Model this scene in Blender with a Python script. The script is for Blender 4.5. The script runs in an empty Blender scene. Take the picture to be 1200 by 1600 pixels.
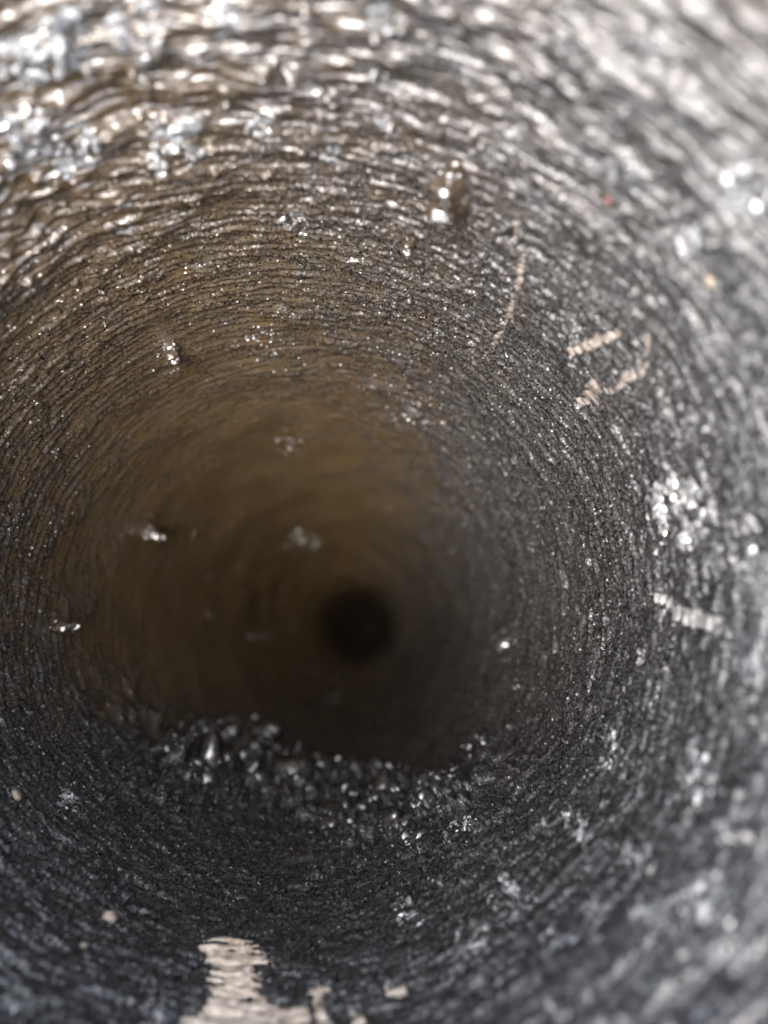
import bpy, math, random
import numpy as np
from mathutils import Vector, Matrix

random.seed(7)
RNG = np.random.default_rng(11)
SC = bpy.context.scene
COL = SC.collection

# ------------------------------------------------------------------ camera
F = 1155.0                        # focal length in pixels of the 1200 x 1600 photograph
EYE = Vector((0.030, -0.015, 1.15))   # the bore's axis is the world Z axis, its mouth faces up
VP = (613.0, 1004.0)              # where the bore's axis direction vanishes
FOCUS = 0.222
cam_d = bpy.data.cameras.new('camera')
cam = bpy.data.objects.new('camera', cam_d); COL.objects.link(cam)
cam_d.sensor_fit = 'VERTICAL'; cam_d.sensor_height = 36; cam_d.sensor_width = 27
cam_d.lens = F / 1600 * 36
v = Vector(((VP[0] - 600) / F, -(VP[1] - 800) / F, -1)).normalized()
Q = v.rotation_difference(Vector((0, 0, -1)))
cam.location = EYE; cam.rotation_mode = 'QUATERNION'; cam.rotation_quaternion = Q
cam_d.clip_start = 0.005; cam_d.clip_end = 100
cam_d.dof.use_dof = True
cam_d.dof.focus_distance = FOCUS
cam_d.dof.aperture_fstop = 5.2
SC.camera = cam

# ------------------------------------------------------------------ sky and sun
SUN_EL, SUN_AZ = math.radians(73), math.atan2(-0.35, -0.55)     # azimuth from +Y towards +X
world = bpy.data.worlds.new('World'); SC.world = world; world.use_nodes = True
wn = world.node_tree.nodes; wl = world.node_tree.links
sky = wn.new('ShaderNodeTexSky'); sky.sky_type = 'NISHITA'; sky.sun_disc = False
sky.sun_elevation = SUN_EL; sky.sun_rotation = SUN_AZ
sky.air_density = 1.0; sky.dust_density = 6.0; sky.ozone_density = 0.6
hs = wn.new('ShaderNodeHueSaturation'); hs.inputs['Saturation'].default_value = 0.6     # an overcast, nearly white sky
wl.new(sky.outputs['Color'], hs.inputs['Color']); wl.new(hs.outputs['Color'], wn['Background'].inputs['Color'])
wn['Background'].inputs['Strength'].default_value = 0.15
sd = bpy.data.lights.new('sun', 'SUN'); sd.energy = 0.75; sd.angle = math.radians(25); sd.color = (1, 0.995, 0.985)
sun = bpy.data.objects.new('sun', sd); COL.objects.link(sun)
sdir = Vector((math.sin(SUN_AZ) * math.cos(SUN_EL), math.cos(SUN_AZ) * math.cos(SUN_EL), math.sin(SUN_EL)))
sun.rotation_mode = 'QUATERNION'; sun.rotation_quaternion = sdir.to_track_quat('Z', 'Y')
SC.view_settings.view_transform = 'Standard'; SC.view_settings.look = 'None'
SC.view_settings.exposure = 3.05; SC.view_settings.gamma = 1
SC.render.engine = 'CYCLES'
SC.cycles.max_bounces = 10; SC.cycles.diffuse_bounces = 6; SC.cycles.glossy_bounces = 5
SC.cycles.use_denoising = True
SC.cycles.sample_clamp_indirect = 6

# ------------------------------------------------------------------ materials
def ng(name):
    m = bpy.data.materials.new(name); m.use_nodes = True
    nt = m.node_tree
    return m, nt, nt.nodes['Principled BSDF']

def N(nt, kind, **kw):
    n = nt.nodes.new(kind)
    for k, val in kw.items():
        if k in n.inputs: n.inputs[k].default_value = val
        else: setattr(n, k, val)
    return n

def attr(nt, name):
    a = nt.nodes.new('ShaderNodeAttribute'); a.attribute_name = name; return a.outputs['Fac']

def mix(nt, fac, a, b):
    m = nt.nodes.new('ShaderNodeMix'); m.data_type = 'RGBA'
    for s, val in ((m.inputs[0], fac), (m.inputs[6], a), (m.inputs[7], b)):
        if isinstance(val, (tuple, float, int)): s.default_value = val
        else: nt.links.new(val, s)
    return m.outputs[2]

def rng(nt, val, a, b, c, d):
    m = nt.nodes.new('ShaderNodeMapRange')
    nt.links.new(val, m.inputs[0])
    for i, x in enumerate((a, b, c, d)): m.inputs[i + 1].default_value = x
    return m.outputs[0]

def noise(nt, scale, detail=4, rough=0.6):
    tc = nt.nodes.new('ShaderNodeTexCoord')
    n = N(nt, 'ShaderNodeTexNoise', Scale=scale, Detail=detail, Roughness=rough)
    nt.links.new(tc.outputs['Object'], n.inputs['Vector'])
    return n.outputs['Fac']

def wall_material():
    m, nt, b = ng('tarred_wall')
    tar = attr(nt, 'tar')
    brown = mix(nt, rng(nt, noise(nt, 60), 0.35, 0.65, 0, 1), (0.052, 0.0335, 0.0155, 1), (0.064, 0.0435, 0.0225, 1))  # brown that carries the warm veil of glare in the wall colour
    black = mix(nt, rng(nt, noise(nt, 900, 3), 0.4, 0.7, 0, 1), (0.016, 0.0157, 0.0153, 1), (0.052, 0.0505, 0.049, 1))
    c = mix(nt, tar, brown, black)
    nt.links.new(c, b.inputs['Base Color'])
    ad = N(nt, 'ShaderNodeMath', operation='ADD')
    nt.links.new(rng(nt, noise(nt, 300, 3), 0.35, 0.65, 0.07, 0.2), ad.inputs[0]); nt.links.new(rng(nt, attr(nt, 'dry'), 0, 1, 0, 0.28), ad.inputs[1])
    nt.links.new(ad.outputs[0], b.inputs['Roughness'])
    b.inputs['Specular IOR Level'].default_value = 0.6
    # the dried crust is a mass of tiny crystals, each with its own facet
    tc = nt.nodes.new('ShaderNodeTexCoord'); geo = nt.nodes.new('ShaderNodeNewGeometry')
    acc = geo.outputs['Normal']
    def vm(op, a, bb):
        n = nt.nodes.new('ShaderNodeVectorMath'); n.operation = op
        for s_, val in ((n.inputs[0], a), (n.inputs[3] if op == 'SCALE' else n.inputs[1], bb)):
            if isinstance(val, (tuple, float)): s_.default_value = val
            else: nt.links.new(val, s_)
        return n.outputs[0]
    for scale, lo, hi in ((1900.0, 0.2, 3.6),):
        vo = N(nt, 'ShaderNodeTexVoronoi', Scale=scale); nt.links.new(tc.outputs['Object'], vo.inputs['Vector'])
        d = vm('SUBTRACT', vo.outputs['Color'], (0.5, 0.5, 0.5))
        wn_ = N(nt, 'ShaderNodeTexWhiteNoise'); nt.links.new(vo.outputs['Position'], wn_.inputs['Vector'])
        pw = N(nt, 'ShaderNodeMath', operation='POWER'); nt.links.new(wn_.outputs['Value'], pw.inputs[0]); pw.inputs[1].default_value = 3.0
        amt = N(nt, 'ShaderNodeMath', operation='MULTIPLY'); nt.links.new(pw.outputs[0], amt.inputs[0])
        nt.links.new(rng(nt, attr(nt, 'facet'), 0.0, 1, lo, hi), amt.inputs[1])      # only a few facets stand out
        acc = vm('ADD', acc, vm('SCALE', d, amt.outputs[0]))
    nrm = vm('NORMALIZE', acc, (0.0, 0.0, 0.0))
    bm = nt.nodes.new('ShaderNodeBump'); bm.inputs['Distance'].default_value = 0.0005
    nt.links.new(noise(nt, 1400, 3, 0.7), bm.inputs['Height'])
    nt.links.new(rng(nt, attr(nt, 'facet'), 0, 1, 0.06, 0.4), bm.inputs['Strength'])
    nt.links.new(nrm, bm.inputs['Normal'])
    nt.links.new(bm.outputs[0], b.inputs['Normal'])
    return m

def plain(name, c1, c2, scale, r1, r2, spec=0.5, bump=0.0, bscale=800, coat=0.0):
    m, nt, b = ng(name)
    nt.links.new(mix(nt, rng(nt, noise(nt, scale), 0.35, 0.65, 0, 1), c1 + (1,), c2 + (1,)), b.inputs['Base Color'])
    nt.links.new(rng(nt, noise(nt, scale * 2), 0.3, 0.7, r1, r2), b.inputs['Roughness'])
    b.inputs['Specular IOR Level'].default_value = spec
    b.inputs['Coat Weight'].default_value = coat; b.inputs['Coat Roughness'].default_value = 0.06
    if bump:
        bm = nt.nodes.new('ShaderNodeBump'); bm.inputs['Distance'].default_value = 0.0006; bm.inputs['Strength'].default_value = bump
        nt.links.new(noise(nt, bscale), bm.inputs['Height']); nt.links.new(bm.outputs[0], b.inputs['Normal'])
    return m

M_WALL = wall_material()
M_TAN = plain('bare_tan_wood', (0.27, 0.21, 0.15), (0.6, 0.52, 0.42), 500, 0.5, 0.8, 0.3, 0.4, 900)
M_PINK = plain('bare_pinkish_wood', (0.075, 0.062, 0.053), (0.15, 0.13, 0.112), 500, 0.5, 0.8, 0.3, 0.4, 900)
M_GREY = plain('bare_grey_wood', (0.12, 0.117, 0.11), (0.21, 0.205, 0.195), 500, 0.5, 0.8, 0.3, 0.4, 900)
M_TAR = plain('glossy_tar', (0.012, 0.012, 0.012), (0.035, 0.033, 0.03), 300, 0.1, 0.3, 0.8, 0.7, 420, 0.5)
M_CRUST = plain('grey_crust', (0.06, 0.06, 0.06), (0.2, 0.2, 0.197), 400, 0.05, 0.2, 1.0, 0.3, 900, 0.8)
M_RESIN = plain('wet_resin', (0.02, 0.015, 0.01), (0.04, 0.028, 0.018), 200, 0.03, 0.1, 0.9, 0.15, 300, 1.0)
M_OUT = plain('outer_wood', (0.10, 0.06, 0.035), (0.16, 0.10, 0.06), 40, 0.4, 0.6, 0.4, 0.3, 120)
M_GRIT = plain('tan_grit', (0.16, 0.13, 0.10), (0.26, 0.22, 0.17), 400, 0.4, 0.7, 0.4)
M_RED = plain('red_grit', (0.06, 0.024, 0.018), (0.09, 0.04, 0.03), 400, 0.4, 0.7, 0.4)

# ------------------------------------------------------------------ bore profile: (distance below the eye, radius)
PROF = np.array([(0.088, 0.1065), (0.095, 0.1015), (0.105, 0.0995), (0.13, 0.0975), (0.17, 0.0945), (0.21, 0.0915), (0.25, 0.0885),
                 (0.30, 0.084), (0.36, 0.0775), (0.42, 0.0695), (0.48, 0.0600), (0.52, 0.0525), (0.546, 0.0462), (0.568, 0.0400), (0.59, 0.0345),
                 (0.615, 0.0300), (0.65, 0.0262), (0.70, 0.0240), (0.76, 0.0225), (0.82, 0.0170), (0.87, 0.003)])
def smooth_profile():
    t = np.r_[0, np.cumsum(np.hypot(*np.diff(PROF, axis=0).T))]
    tt = np.linspace(0, t[-1], 16000)
    d = np.interp(tt, t, PROF[:, 0]); r = np.interp(tt, t, PROF[:, 1])
    k = np.hanning(601); k /= k.sum()
    def sm(a):
        p = np.r_[2 * a[0] - a[300:0:-1], a, 2 * a[-1] - a[-2:-302:-1]]
        return np.convolve(p, k, 'valid')
    return sm(d), sm(r)
PD, PR = smooth_profile()
q = np.minimum.accumulate(PR / PD)
NT, NZ = 1540, 840
qs = np.linspace(q[0], q[-1], NZ)
ii = np.interp(-qs, -q, np.arange(len(q)))
D = np.interp(ii, np.arange(len(q)), PD); R = np.interp(ii, np.arange(len(q)), PR)
# the pit is closed at its tip
D = np.r_[D, D[-1] + 0.0008]; R = np.r_[R, 0.0003]
NR = len(D)
TH = np.arange(NT) / NT * 2 * math.pi
OVAL = 1.0 + 0.045 * np.clip((0.45 - D) / 0.2, 0, 1)         # the bore is slightly wider sideways
dD, dR = np.gradient(D), np.gradient(R)
L = np.hypot(dD, dR); nr, nd = -dD / L, dR / L                # inward normal (radial, downward)
CT, ST = np.cos(TH)[None], np.sin(TH)[None]
def pos(h):
    """points of the wall raised inwards by h (rows x columns)"""
    rr = R[:, None] + nr[:, None] * h
    dd = D[:, None] + nd[:, None] * h
    return np.stack([rr * CT * OVAL[:, None], rr * ST, EYE.z - dd], -1)
BASE = pos(np.zeros((NR, NT)))
MQ = np.array(Q.to_matrix())
def project(P):
    c = (P - np.array(EYE)) @ MQ
    return 600 + F * c[..., 0] / -c[..., 2], 800 - F * c[..., 1] / -c[..., 2]
PX, PY = project(BASE)
def at(x, y):
    """row and column of the wall where the photograph's point (x, y) lies"""
    k = int(np.argmin((PX - x) ** 2 + (PY - y) ** 2)); return divmod(k, NT)

# ------------------------------------------------------------------ noise on the unrolled wall
GT, GZ = 2048, 2048
G_LEN = 0.64
kt = np.fft.fftfreq(GT, 0.60 / GT)[None]; kz = np.fft.rfftfreq(GZ, G_LEN / GZ)[:, None]
kt2 = kt; 
def field(lt, lz, power=2.0, seed=None):
    """smooth random field of unit spread; lt, lz are its feature sizes round and along the bore"""
    w = np.random.default_rng(seed if seed is not None else RNG.integers(1 << 30)).standard_normal((GT, GZ))
    f = np.fft.rfft2(w)
    s = np.exp(-((kt.T * lt) ** 2 + (kz.T * lz) ** 2) * power)
    g = np.fft.irfft2(f * s, (GT, GZ)); g -= g.mean(); g /= g.std()
    return sample(g)
_c = np.arange(NT) / NT * GT; _c0 = np.floor(_c).astype(int); _cf = (_c - _c0)[:, None]
_z = np.clip((D - 0.08) / G_LEN, 0, 0.998) * (GZ - 1); _z0 = np.floor(_z).astype(int); _zf = (_z - _z0)[None]
def sample(g):
    a = g[_c0] * (1 - _cf) + g[(_c0 + 1) % GT] * _cf
    return (a[:, _z0] * (1 - _zf) + a[:, _z0 + 1] * _zf).T
def sstep(a, b, x):
    t = np.clip((x - a) / (b - a), 0, 1); return t * t * (3 - 2 * t)

n_big = field(0.03, 0.03); n_mid = field(0.010, 0.010); n_warp = field(0.02, 0.008)
n_patch = field(0.006, 0.006); n_lump = field(0.0028, 0.0028); n_lump2 = field(0.0055, 0.004)
n_grain = field(0.0005, 0.0006); n_grain2 = field(0.0013, 0.0013)
n_streak = field(0.006, 0.0007); n_streak2 = field(0.003, 0.0011); n_mod = field(0.012, 0.003)

# black crusted tar to the right and below, smoother upper left and depth, with the warm glare veil painted in as brown
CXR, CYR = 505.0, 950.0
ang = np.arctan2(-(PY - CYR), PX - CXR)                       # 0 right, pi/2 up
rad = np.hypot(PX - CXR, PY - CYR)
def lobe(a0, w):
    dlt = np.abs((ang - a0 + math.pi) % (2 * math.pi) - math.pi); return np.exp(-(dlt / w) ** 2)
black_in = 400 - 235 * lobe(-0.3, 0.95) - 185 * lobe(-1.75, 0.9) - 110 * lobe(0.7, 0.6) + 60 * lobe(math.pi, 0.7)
glare_side = 1.0 * lobe(2.25, 0.95) + 0.1 * lobe(math.pi, 0.4)
tar = sstep(-230, 120, rad - black_in + 26 * n_mid + 10 * n_patch + 14 * n_streak2) * (1 - 0.62 * np.clip(glare_side, 0, 1))
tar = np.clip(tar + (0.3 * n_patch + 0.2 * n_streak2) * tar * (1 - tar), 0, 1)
smooth_r = 420 + 130 * lobe(2.3, 0.9)
rough = np.clip(0.06 + 0.95 * tar * sstep(140, 330, rad) + 0.6 * sstep(-130, 200, rad - smooth_r + 40 * n_mid) + 0.25 * lobe(0.9, 0.7) * sstep(180, 330, rad), 0, 1.15)
dry = np.clip(0.9 * lobe(0.75, 0.55) * sstep(420, 760, rad) + 0.12 * tar + 0.1 * n_mid, 0, 1)     # where the coat has dulled
near = sstep(0, 0.07, 0.175 + 0.035 * lobe(2.35, 0.6) - D[:, None])                           # thicker, lumpier coat towards the mouth
far = sstep(0.34, 0.46, D)[:, None]

n_wave = field(0.009, 0.0035); n_wave2 = field(0.016, 0.006); n_long = field(0.02, 0.0006); n_long2 = field(0.011, 0.0009)
h = 0.0009 * n_big * (0.35 + 0.65 * near) + 0.0003 * n_mid * np.clip(rough, 0.15, 1) * (1 - 0.8 * far)
top = np.clip(0.25 + lobe(1.75, 1.0), 0, 1)
ph = 2 * math.pi * (D[:, None] + 0.0007 * n_warp + 0.0002 * n_streak) / 0.0035
ring = 1.3 - 2.0 * np.abs(np.sin(ph / 2)) ** 0.8                  # turning grooves with sharp crests
grv = np.clip(0.7 + 0.45 * n_mod, 0.05, 1.6) * (0.12 + 0.88 * np.minimum(rough, 1)) * (1 - far)
h += (0.00030 - 0.00016 * lobe(1.9, 1.0) * sstep(0.28, 0.2, D)[:, None]) * ring * grv * (1 - 0.35 * near)
h += (0.00020 * n_long + 0.00020 * n_long2) * (1 - 0.4 * top * sstep(0.24, 0.16, D)[:, None]) * (0.05 + 0.95 * rough) * (1 - 0.9 * far)
h += (0.00016 * n_streak + 0.00010 * n_streak2) * rough
h += (0.00016 * n_grain + 0.00010 * n_grain2) * rough * (1 - 0.8 * near * top)
h += np.maximum(0, n_lump - 1.2) * 0.0008 * rough * (0.4 + 1.3 * near)
h += (0.0004 * n_wave + 0.0006 * n_wave2 + 0.0008 * np.maximum(0, n_lump2 - 0.5)) * near * top * np.minimum(rough, 1)
bottom = lobe(-1.6, 0.45) * sstep(220, 290, rad) * sstep(520, 420, rad)
h -= np.maximum(0, n_lump2 - 1.5 + 0.9 * bottom) * 0.0014 * tar * (1 - near)
h += np.maximum(0, field(0.005, 0.005) - 1.7) * 0.0011 * far

# the crust's broken inner lip at the bottom
lip = np.array([(60, 930), (150, 1015), (185, 1060), (235, 1150), (330, 1196), (430, 1205), (520, 1222), (640, 1240), (730, 1232), (800, 1170), (860, 1100)], float)
la = np.arctan2(-(lip[:, 1] - CYR), lip[:, 0] - CXR); lr = np.hypot(lip[:, 0] - CXR, lip[:, 1] - CYR)
la = np.where(la > 0, la - 2 * math.pi, la); o_ = np.argsort(la)
a_ = np.where(ang > 0, ang - 2 * math.pi, ang)
lip_r = np.interp(a_, la[o_], lr[o_])
lip_w = sstep(-2.95, -2.2, a_) * sstep(-0.45, -1.05, a_)
edge = rad - lip_r + 14 * n_mid + 6 * n_patch
h += 0.0050 * lip_w * sstep(-34, 34, edge) * (1 - 0.85 * sstep(10, 260, edge))
h += lip_w * sstep(-30, 20, edge) * sstep(190, 60, edge) * (0.0011 * np.maximum(0, n_lump) + 0.0009 * n_patch)
h += lip_w * np.exp(-((edge - 25) / 40) ** 2) * (0.0012 * np.maximum(0, n_lump2) + 0.0014 * n_patch)
tar = np.clip(tar + 0.55 * lip_w * sstep(-70, 45, edge + 14 * n_streak2), 0, 1)

# ------------------------------------------------------------------ places scraped bare
def inside(poly, x, y):
    r = np.zeros(x.shape, bool); n = len(poly)
    for k in range(n):
        (x1, y1), (x2, y2) = poly[k], poly[(k + 1) % n]
        if y1 == y2: continue
        r ^= ((y1 > y) != (y2 > y)) & (x < (x2 - x1) * (y - y1) / (y2 - y1) + x1)
    return r
jx = 7 * n_streak + 3 * n_grain2; jy = 3 * n_streak2
SCRAPES = [  # polygon on the wall, material, label
    ([(318, 1474), (350, 1478), (395, 1484), (404, 1496), (424, 1508), (426, 1516), (392, 1518), (405, 1532), (402, 1544), (425, 1558), (440, 1566), (400, 1572),
      (480, 1570), (490, 1582), (482, 1625), (380, 1640), (270, 1625), (290, 1578), (330, 1566), (322, 1540), (336, 1520), (318, 1500)], M_TAN, 'large tan scraped patch with jagged edges at the bottom'),
    ([(478, 1540), (515, 1532), (522, 1546), (505, 1560), (518, 1600), (500, 1620), (490, 1565)], M_TAN, 'narrow tan scrape beside the large patch'),
    ([(545, 1570), (570, 1576), (568, 1625), (548, 1620)], M_TAN, None),
    ([(600, 1536), (634, 1534), (632, 1550), (604, 1552)], M_TAN, None),
    ([(1020, 928), (1036, 928), (1062, 950), (1094, 952), (1108, 962), (1138, 962), (1136, 984), (1114, 988), (1084, 978), (1054, 968), (1040, 948)], M_GREY, 'pale grey sliver shaped scrape on the right'),
    ([(892, 630), (908, 618), (920, 602), (936, 592), (944, 604), (960, 600), (966, 604), (984, 580), (1000, 574), (1006, 556), (1016, 572), (1010, 588), (985, 598),
      (965, 611), (945, 612), (930, 622), (934, 638), (918, 632), (900, 640)], M_PINK, 'ragged pinkish scrape on the upper right'),
    ([(1004, 520), (1014, 516), (1012, 556), (1004, 562)], M_PINK, None),
    ([(890, 540), (925, 528), (962, 518), (966, 528), (930, 543), (900, 552)], M_PINK, None),
    ([(764, 540), (778, 520), (786, 498), (798, 472), (806, 466), (800, 492), (786, 520), (772, 546)], M_PINK, 'thin pinkish scratch running down into the bore'),
    ([(806, 440), (814, 400), (822, 396), (816, 440), (808, 462)], M_PINK, None),
    ([(800, 355), (808, 338), (814, 350), (806, 385)], M_PINK, None),
    ([(780, 720), (786, 712), (790, 722), (783, 732)], M_PINK, None),
]
smasks = []
for poly, mat, lab in SCRAPES:
    thin = min(np.ptp([p[0] for p in poly]), np.ptp([p[1] for p in poly]))
    s = 0.25 if thin < 40 else 1.0
    if len(poly) > 5 and thin < 120: s = 0.45
    mk = inside(poly, PX + s * jx, PY + s * jy)
    if mat is M_TAN: mk = mk & (n_long + 0.5 * n_streak > -1.5)
    if mat is M_PINK: mk = mk & (ring + 0.55 * n_long + 0.35 * n_patch > (-2.0 if thin < 62 else -0.5))     # a light scratch shows on the crests only
    smasks.append(mk)
any_s = np.zeros((NR, NT), bool)
for mk in smasks: any_s |= mk
soft = any_s.astype(float)
for ax in (0, 1):
    for sh in (1, -1): soft = np.maximum(soft, 0.7 * np.roll(any_s, sh, ax))
calm = 0.0010 * n_big + 0.0003 * n_mid + 0.00036 * ring * grv + 0.00018 * n_streak + (0.0004 * n_wave + 0.0006 * n_wave2) * near * top
lip_part = 0.0050 * lip_w * sstep(-34, 34, edge) * (1 - 0.85 * sstep(10, 260, edge))
h = h * (1 - soft) + (calm + lip_part - 0.0003) * soft

# ------------------------------------------------------------------ objects
def link(name, me, mat, parent=None):
    o = bpy.data.objects.new(name, me); COL.objects.link(o)
    if mat: me.materials.append(mat)
    if parent: o.parent = parent
    return o

def mesh_np(name, V, quads, smooth=True, attrs=None):
    me = bpy.data.meshes.new(name)
    nv, nf = len(V), len(quads)
    me.vertices.add(nv); me.vertices.foreach_set('co', np.ascontiguousarray(V, np.float32).ravel())
    me.loops.add(nf * 4); me.loops.foreach_set('vertex_index', np.ascontiguousarray(quads, np.int32).ravel())
    me.polygons.add(nf)
    me.polygons.foreach_set('loop_start', np.arange(nf, dtype=np.int32) * 4)
    me.polygons.foreach_set('loop_total', np.full(nf, 4, np.int32))
    me.polygons.foreach_set('use_smooth', np.full(nf, smooth))
    for k, a in (attrs or {}).items():
        me.attributes.new(k, 'FLOAT', 'POINT').data.foreach_set('value', np.ascontiguousarray(a, np.float32).ravel())
    me.update(calc_edges=True); return me

def grid_quads(nr_, nt_):
    a = np.arange(nr_ - 1)[:, None] * nt_; b = np.arange(nt_)[None]; b2 = (b + 1) % nt_
    return np.stack([a + b, a + b2, a + nt_ + b2, a + nt_ + b], -1).reshape(-1, 4)[:, ::-1]

root = bpy.data.objects.new('hollow_tube', None); COL.objects.link(root)
root['label'] = 'hollow tube with rough black and brown tarry bore and dark hole at its far end'
root['category'] = 'tube'

POSN = pos(h)
QUADS = grid_quads(NR, NT)
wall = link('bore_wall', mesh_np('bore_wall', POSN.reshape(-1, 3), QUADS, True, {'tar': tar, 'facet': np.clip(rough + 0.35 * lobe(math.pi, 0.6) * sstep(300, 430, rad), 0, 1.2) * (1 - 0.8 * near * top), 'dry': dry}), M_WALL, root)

# scraped patches: cut from the same unrolled wall, lying in the recess, with their own grain
qr = np.arange((NR - 1) * NT)
for (poly, mat, lab), mk in zip(SCRAPES, smasks):
    f_in = mk[:-1] | mk[1:] | np.roll(mk, -1, 1)[:-1] | np.roll(mk, -1, 1)[1:]
    sel = f_in.ravel()
    if sel.sum() < 4: continue
    qd = QUADS[sel]
    used = np.unique(qd)
    inv = np.full(NR * NT, -1); inv[used] = np.arange(len(used))
    grain = 0.00016 * n_streak + 0.0001 * n_grain2
    hp = np.where(mk, h + 0.00032 + grain, h - 0.0004)
    P = pos(hp).reshape(-1, 3)[used]
    o = link('bare_patch', mesh_np('bare_patch', P, inv[qd]), mat, root)
    if lab: o['label'] = lab

# rim, outside and foot of the tube
def lathe(name, pts, mat, parent, nt_=160):
    a = np.arange(nt_) / nt_ * 2 * math.pi
    p = np.array(pts)
    V = np.stack([p[:, :1] * np.cos(a)[None] * 1.045, p[:, :1] * np.sin(a)[None], np.repeat(EYE.z - p[:, 1:], nt_, 1)], -1)
    return link(name, mesh_np(name, V.reshape(-1, 3), grid_quads(len(pts), nt_)[:, ::-1]), mat, parent)
r0, d0 = R[0], D[0]
lathe('rim', [(r0 + 0.0002, d0 + 0.003), (r0 + 0.0006, d0 - 0.0015), (r0 + 0.004, d0 - 0.0045), (r0 + 0.010, d0 - 0.006), (r0 + 0.02, d0 - 0.006), (r0 + 0.027, d0 - 0.003), (r0 + 0.029, d0 + 0.003)], M_OUT, root)
lathe('outer_wall', [(r0 + 0.029, d0 + 0.003), (r0 + 0.030, d0 + 0.1), (r0 + 0.026, 0.35), (r0 + 0.012, 0.75), (r0 - 0.005, 1.14), (0.02, 1.145), (0.0005, 1.145)], M_OUT, root)

# ---- small lumps: rough spheres
def lump_mesh(name, pieces, flat=1.0, rough_=0.25, sub=3, smooth=True):
    """joined irregular nodules; pieces = (centre, (rx, ry, rz), rotation matrix)"""
    import bmesh
    bm = bmesh.new()
    for c, s, rot in pieces:
        n0 = len(bm.verts)
        bmesh.ops.create_icosphere(bm, subdivisions=sub, radius=1)
        bm.verts.ensure_lookup_table()
        ph = [random.uniform(0, 6.28) for _ in range(9)]
        for w in bm.verts[n0:]:
            p = w.co.copy()
            k = 1 + rough_ * (0.5 * math.sin(3.1 * p.x + ph[0]) * math.sin(2.7 * p.y + ph[1]) + 0.4 * math.sin(5.3 * p.y + ph[2]) * math.sin(4.7 * p.z + ph[3])
                              + 0.3 * math.sin(9.1 * p.z + ph[4]) * math.sin(8.3 * p.x + ph[5]) + random.uniform(-0.12, 0.12))
            w.co = Vector(c) + rot @ Vector((p.x * k * s[0], p.y * k * s[1], p.z * k * s[2]))
    for f in bm.faces: f.smooth = smooth
    me = bpy.data.meshes.new(name); bm.to_mesh(me); bm.free(); return me

def frame(i, j):
    """surface point, and axes round the bore, along it and inwards"""
    p = Vector(POSN[i, j])
    t1 = Vector(BASE[i, (j + 2) % NT] - BASE[i, j - 2]).normalized()
    t2 = Vector(BASE[min(i + 2, NR - 1), j] - BASE[i - 2, j]).normalized()
    n = t1.cross(t2).normalized()
    if n.x * p.x + n.y * p.y > 0: n = -n
    return p, Matrix((t1, t2, n)).transposed()

def depth_of(p): return EYE.z - p.z

def cluster(name, x, y, size, n, mat, label=None, parent=None, sx=1.0, sy=1.0, ledge=False, tiny=1.0):
    """nodules scattered over a blot of the given size in photograph pixels, lying on the wall"""
    pcs = []
    for k in range(int(n * (5 if ledge else 3))):
        a = random.uniform(0, 6.28); rr = size * 0.55 * random.random() ** 0.6
        i, j = at(x + rr * math.cos(a) * sx, y + rr * math.sin(a) * sy)
        p, fr = frame(i, j)
        s = size / F * depth_of(p) * random.uniform(0.06, 0.17) * (2.0 / max(3, n) ** 0.5 + 0.3) * tiny
        t = Matrix.Rotation(random.uniform(0, 6.28), 3, 'Z') @ Matrix.Rotation(random.gauss(0, 0.4), 3, 'X') @ Matrix.Rotation(random.gauss(0, 0.4), 3, 'Y')
        if ledge:                                                   # chunks with flat, wet, upward faces, half buried
            s *= 0.72 * min(2.4, random.lognormvariate(0, 0.5))
            pcs.append((p - fr.col[2] * s * 0.25, (s * random.uniform(0.9, 1.7), s * random.uniform(0.7, 1.2), s * random.uniform(0.35, 0.7)),
                        Matrix.Rotation(random.uniform(0, 6.28), 3, 'Z') @ Matrix.Rotation(random.gauss(0, 0.35), 3, 'X') @ Matrix.Rotation(random.gauss(0, 0.3), 3, 'Y')))
            continue
        pcs.append((p - fr.col[2] * s * 0.1, (s * random.uniform(0.7, 1.9), s * random.uniform(0.6, 1.1), s * random.uniform(0.35, 0.8)), fr @ t))
    o = link(name, lump_mesh(name, pcs, rough_=0.5, sub=2, smooth=ledge), mat, parent)
    if label: o['label'] = label
    return o

CL = [(100, 60, 95, 16), (215, 40, 85, 10), (40, 95, 80, 12), (25, 205, 90, 16), (110, 235, 80, 16), (280, 225, 90, 12),
      (1062, 800, 95, 26), (1180, 885, 55, 9), (1120, 880, 40, 7), (1180, 1030, 55, 9), (1090, 1212, 60, 12), (1035, 1425, 80, 14), (1115, 1405, 85, 14),
      (1150, 1300, 50, 8), (1165, 300, 70, 10), (1080, 380, 60, 8), (800, 210, 40, 6), (970, 260, 55, 7), (740, 1312, 42, 14), (800, 1408, 55, 12), (745, 1480, 60, 12),
      (95, 1255, 30, 8), (900, 1290, 40, 8), (960, 1180, 46, 8), (870, 1480, 50, 7), (985, 1330, 40, 6), (640, 1440, 34, 6), (235, 1590, 45, 6), (30, 1570, 40, 5), (1140, 1490, 60, 8), (460, 350, 40, 8), (520, 250, 36, 6), (410, 190, 40, 7), (600, 205, 30, 5), (600, 20, 50, 6), (350, 20, 60, 7)]
for x, y, s, n in ((420, 540, 70, 14), (450, 692, 40, 6), (265, 560, 44, 6), (640, 640, 60, 8)): cluster('crust_cluster', x, y, s, n, M_CRUST, None, root, tiny=0.34)
for x, y, s, n in CL: cluster('crust_cluster', x, y, s, n, M_CRUST, None, root)
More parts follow.
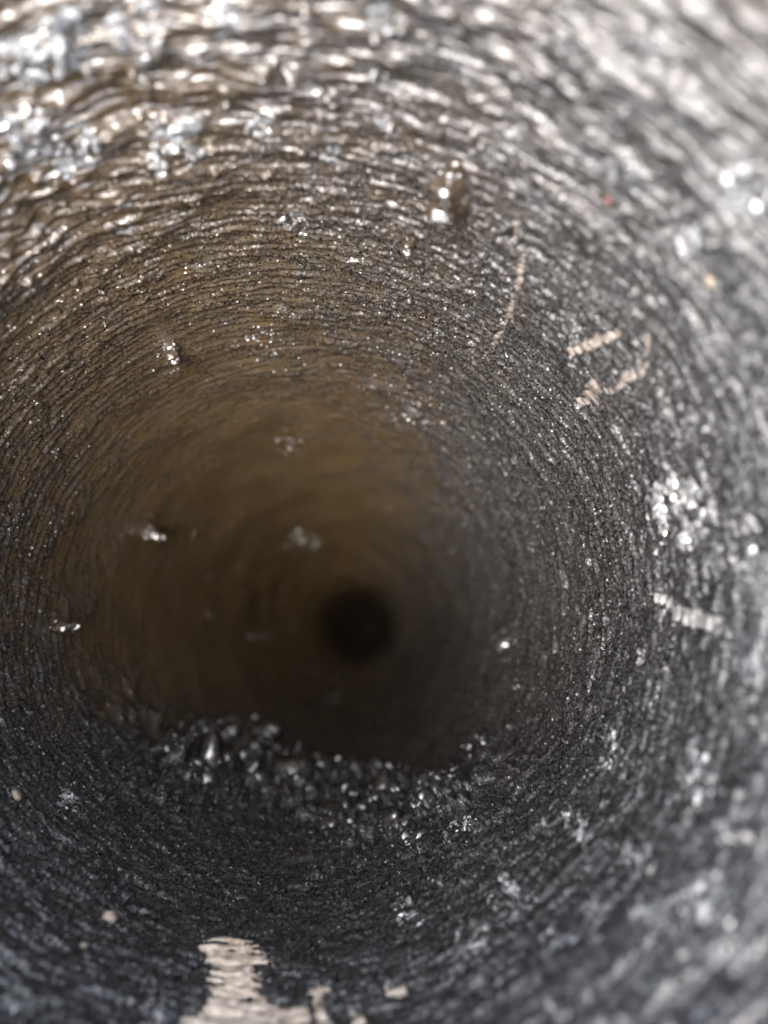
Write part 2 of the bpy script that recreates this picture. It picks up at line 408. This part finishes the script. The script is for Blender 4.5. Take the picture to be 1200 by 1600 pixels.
TL = [(318, 1142, 70, 9), (385, 1146, 85, 14), (350, 1190, 110, 12), (490, 1203, 60, 8), (620, 1213, 44, 5), (703, 1226, 48, 8), (560, 1210, 60, 5), (265, 1170, 60, 6),
      (430, 1180, 50, 6), (785, 1000, 40, 3), (800, 1070, 30, 2), (760, 1170, 70, 6), (745, 1310, 40, 8), (300, 1215, 70, 5), (450, 1240, 90, 6), (580, 1255, 90, 6), (690, 1275, 70, 5), (520, 1300, 80, 4), (640, 1330, 60, 4)]
for x, y, s, n in TL: cluster('tar_lump', x, y, s, n, M_TAR, None, root, 1.0, 0.6, True)
FL = [(470, 845, 60, 9), (325, 900, 22, 4), (405, 1000, 34, 5), (520, 1090, 24, 3), (680, 796, 16, 2), (330, 960, 18, 3)]
for x, y, s, n in FL: cluster('tar_fleck', x, y, s, n, M_TAR, None, root, 1.0, 0.5, True, 0.38)

# ---- things stuck to the wall that could be picked off: wet drops and grains
def drop(x, y, w, l, label, group='wet resin drops on the bore wall', mat=M_RESIN):
    i, j = at(x, y); p, fr = frame(i, j); d = depth_of(p)
    a, b = w / F * d * 0.5, l / F * d * 0.5
    pcs = [((0, 0, 0), (a * 0.8, b * 1.5, a * 0.7), fr)]
    for k in range(5 if w > 20 else 2):
        e, g = random.uniform(-0.8, 0.8), random.uniform(-1.6, 1.3)
        pcs.append((fr.col[0] * a * e + fr.col[1] * b * g, (a * random.uniform(0.3, 0.6), b * random.uniform(0.4, 0.8), a * random.uniform(0.3, 0.5)), fr))
    if w > 20:                                                      # the wet swells that catch the sky
        for g, e in ((-1.1, 0.1), (0.9, 0.15)):
            pcs.append((fr.col[1] * b * g + fr.col[0] * a * e + fr.col[2] * a * 0.8, (a * 0.85, a * 0.8, a * 0.34), Matrix.Rotation(0.15 * g, 3, 'X')))
    o = link('resin_drop', lump_mesh('resin_drop', pcs, rough_=0.3, sub=3), mat)
    o.location = p + fr.col[2] * a * 0.1
    o['label'] = label; o['category'] = 'resin drop'; o['group'] = group
drop(710, 288, 64, 66, 'largest wet resin drop, hanging on the brown upper wall')
drop(642, 380, 22, 24, 'small wet resin drop just below the largest drop')
drop(237, 832, 26, 26, 'wet resin drop on the smooth brown left wall, larger of a close pair')
drop(303, 835, 11, 10, 'tiny wet resin drop on the smooth brown left wall, smaller of a close pair')
drop(95, 980, 24, 36, 'long bright resin drop at the edge of the black crust far left')
drop(92, 712, 14, 20, 'wet resin drop alone high on the left wall among fine grain')
drop(62, 632, 14, 14, 'small wet resin drop highest on the far left wall')
drop(48, 905, 10, 14, 'tiny wet resin drop left of the long bright drop')
drop(265, 546, 30, 14, 'flat wet resin smear on the smooth brown upper left wall')

def grain(x, y, w, label, mat):
    i, j = at(x, y); p, fr = frame(i, j); s = w / F * depth_of(p) * 0.5
    o = link('grit_grain', lump_mesh('grit_grain', [((0, 0, 0), (s, s * 0.8, s * 0.7), fr)], rough_=0.35, sub=2), mat)
    o.location = p + fr.col[2] * s * 0.45
    o['label'] = label; o['category'] = 'grit grain'; o['group'] = 'loose grit grains on the wall'
grain(1116, 440, 24, 'tan grit grain on the grey upper right wall near the mouth', M_GRIT)
grain(952, 310, 18, 'small rust red grit grain on the grey upper right wall', M_RED)
grain(20, 1246, 16, 'tan grit grain on the black wall at far left', M_GRIT)
grain(165, 1444, 22, 'elongated tan grit grain left of the large bare patch', M_GRIT)
grain(131, 1479, 12, 'smallest tan grit grain left of the large bare patch', M_GRIT)
